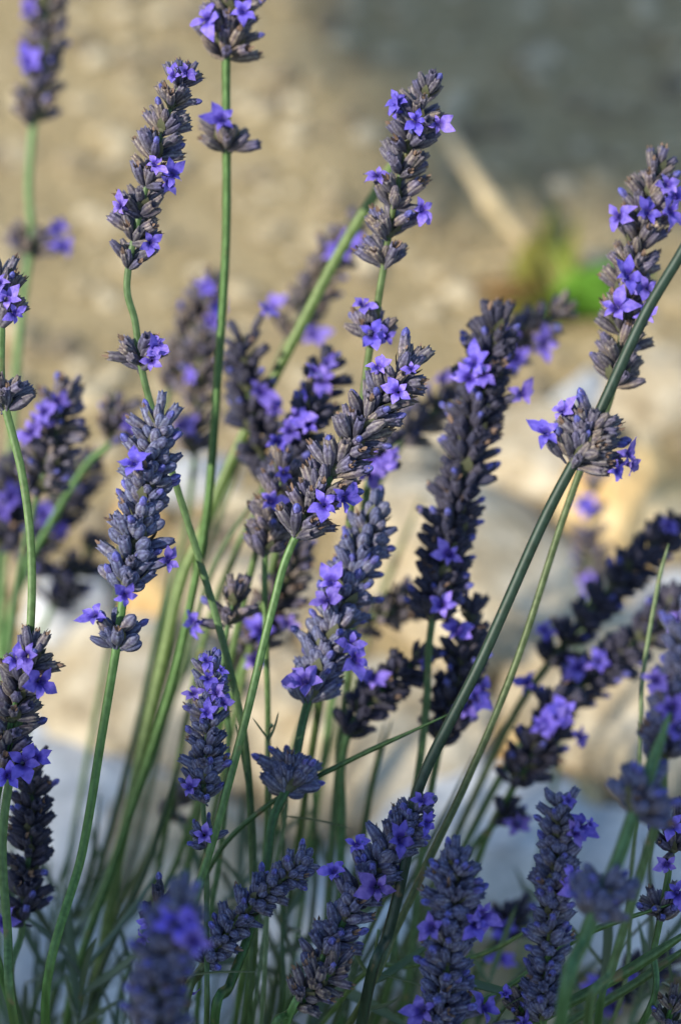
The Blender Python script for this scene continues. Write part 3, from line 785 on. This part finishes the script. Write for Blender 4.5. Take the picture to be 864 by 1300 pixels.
shoot([(480, 1180), (470, 1250), (450, 1330)], (.62, .63), [(470, 1235, 560, 1250, .62, .62), (468, 1250, 545, 1210, .62, .63), (470, 1240, 420, 1190, .62, .61), (462, 1280, 520, 1282, .62, .61)], 'shoot with several thin crossing leaves right of the thick leaning spike')
LBL = 'slender leafy lavender shoot with narrow grey green leaves in the thicket'
rl = random.Random(21)
for i, (x, y, dd) in enumerate([(60, 1120, .72), (130, 1150, .78), (150, 1240, .68), (240, 1150, .72), (290, 1080, .74), (345, 1170, .7), (420, 1130, .76),
                               (520, 1200, .7), (600, 1240, .68), (740, 1220, .66), (800, 1200, .68), (95, 1230, .66), (30, 1220, .7), (390, 1210, .66),
                               (680, 1230, .74), (840, 1260, .64)]):
    shoot([(x + rl.uniform(10, 40), y), (x, y + 90), (x - 25, y + 220)], (dd, dd + .02), [], LBL, 'leafy lavender shoots', cnt=rl.randint(11, 16), seed=i,
          green=(.07, .115, .055))

# ================================================================== litter and weed on the ground
def straw(pix, r, label):
    pts = []
    for x, y, z in pix: pts.append(on_ground(x, y, z))
    cur = catmull(pts, 8); o = cur[-1].copy()
    ob = link('dry_straw', tube('dry_straw', cur, [r * (1.5 if abs(i - len(cur) * .42) < 1.2 else 1) for i in range(len(cur))], M_STRAW, 8, False, o))
    ob.location = o; tag(ob, label, 'straw', 'dry straws on the ground')
straw([(565, 165, .05), (612, 240, .045), (650, 290, .03), (705, 352, .006)], .0042, 'thick pale straw bent upward from the ground near the green weed')
straw([(590, 335, .006), (670, 325, .008), (752, 308, .012)], .0012, 'thin straw lying across the thick one by the green weed')
wb = on_ground(705, 392)
weed = empty('weed', wb); tag(weed, 'small bright green weed with yellow and rusty leaves on sandy ground', 'weed')
def blade(rs, L, W):
    vs, fs = [], []
    for j in range(6):
        t = j / 5; w = W * max(.06, math.sin(math.pi * (.15 + .85 * t)) ** .8)
        for s in (-1, 0, 1): vs.append(Vector((s * w, L * .35 * t * t + (.25 * w if s else 0), L * t)))
    for j in range(5):
        for k in range(2): a = j * 3 + k; fs.append((a, a + 1, a + 4, a + 3))
    return mesh('leaf', vs, fs, [M_WEED])
WB = [blade(rs, .034, .009), blade(rs, .028, .011), blade(rs, .04, .007)]
rw = random.Random(4)
for k in range(22):
    a = rw.uniform(0, 6.283); side = math.cos(a)
    dv = Vector((math.cos(a), math.sin(a) * .8, rw.uniform(.25, .9))).normalized()
    lf = link('leaf', rw.choice(WB), weed, frame(Vector((rw.uniform(-.006, .006), rw.uniform(-.006, .006), 0)), dv, rw.uniform(0, 6.28), rw.uniform(.9, 1.5)))
    if side > -.1: c = (.15, .32, .035)
    elif side > -.6: c = (.28, .27, .05)
    else: c = (.2, .12, .04)
    f = rw.uniform(.8, 1.2); lf.color = (c[0] * f, c[1] * f, c[2] * f, 1)

# ================================================================== unseen hedge and tree added behind the camera to shade the scene
def leaf_cloud(rnd, pts, size):
    vs, fs = [], []
    for p in pts:
        a = Vector((rnd.gauss(0, 1), rnd.gauss(0, 1), rnd.gauss(0, 1))).normalized(); b_ = a.orthogonal().normalized(); s = size * rnd.uniform(.7, 1.3)
        o = len(vs); vs += [p - a * s, p + b_ * s * .5, p + a * s, p - b_ * s * .5]; fs.append((o, o + 1, o + 2, o + 3))
    return vs, fs
rh = random.Random(9)
HY, HT = -1.5, 2.70
hed = empty('shade_hedge', (-.9, HY - .3, 0)); tag(hed, 'unseen clipped hedging added behind the viewpoint to shade the lower stems', 'shade_hedge')  # added out of view; its top edge sets the shade line
pts = []
for _ in range(9000):
    x = rh.uniform(-3.8, -1.5); h = HT + .05 * noise.noise(Vector((x * 2.5, 0, 0))) + .03 * noise.noise(Vector((x * 9, 2, 0)))
    f = rh.random()
    if f < .4: pts.append(Vector((x, HY - rh.uniform(0, .6), h - rh.uniform(-.015, .05))))
    elif f < .75: pts.append(Vector((x, HY + rh.uniform(-.05, .03), rh.uniform(.05, h))))
    else: pts.append(Vector((x, HY - .6 + rh.uniform(-.03, .05), rh.uniform(.05, h))))
v_, f_ = leaf_cloud(rh, [p - Vector((-.9, HY - .3, 0)) for p in pts], .035)
core = len(v_)
for x in (-2.87, -.63):
    for y in (-.24, .24):
        for z in (.0, HT - .05): v_.append(Vector((x, y, z)))
f_ += [tuple(core + i for i in q) for q in ((0, 1, 3, 2), (4, 6, 7, 5), (0, 4, 5, 1), (2, 3, 7, 6), (0, 2, 6, 4), (1, 5, 7, 3))]
tag(link('foliage', mesh('foliage', v_, f_, M_SHADE_CASTER, False), hed), kind='stuff')
for x in (-2.5, -1.7, -.9):
    link('trunk', tube('trunk', [Vector((x, 0, -.02)), Vector((x + .03, 0, .5)), Vector((x, .02, 1.2))], [.03, .025, .015], M_BARK, 8, False), hed)
gd = Vector((.66, .75, 0)).normalized()                                         # the crown's shadow edge crosses the ground at the pixel below
sup = math.sqrt(1 + (.62 * gd.dot(SUN) / SUN.z) ** 2) * .93
tp = on_ground(600, 185) + gd * sup + SUN * 6.2
tr_ = empty('shade_tree', (tp.x, tp.y, 0)); tag(tr_, 'unseen broad leafy canopy added to shade the far right ground', 'shade_tree')  # added out of view to darken the far right ground
pq = Vector((-.5, .62, 0)) * 1.25
link('trunk', tube('trunk', [pq + Vector((0, 0, -.05)), pq + Vector((.05, .03, 1.4)), pq * .7 + Vector((0, 0, tp.z)), Vector((0, .1, tp.z + .4))], [.13, .1, .07, .02], M_BARK, 10, False), tr_)
pts = []
while len(pts) < 34000:
    p = Vector((rh.uniform(-1, 1), rh.uniform(-1, 1), rh.uniform(-1, 1)))
    if p.length > 1 or p.length + .25 * noise.noise(p * 2.2) > .92: continue
    pts.append(Vector((p.x * 1.0, p.y * 1.0, tp.z + p.z * .62)))
v_, f_ = leaf_cloud(rh, pts, .05)
tag(link('crown', mesh('crown', v_, f_, M_SHADE_CASTER, False), tr_), kind='stuff')
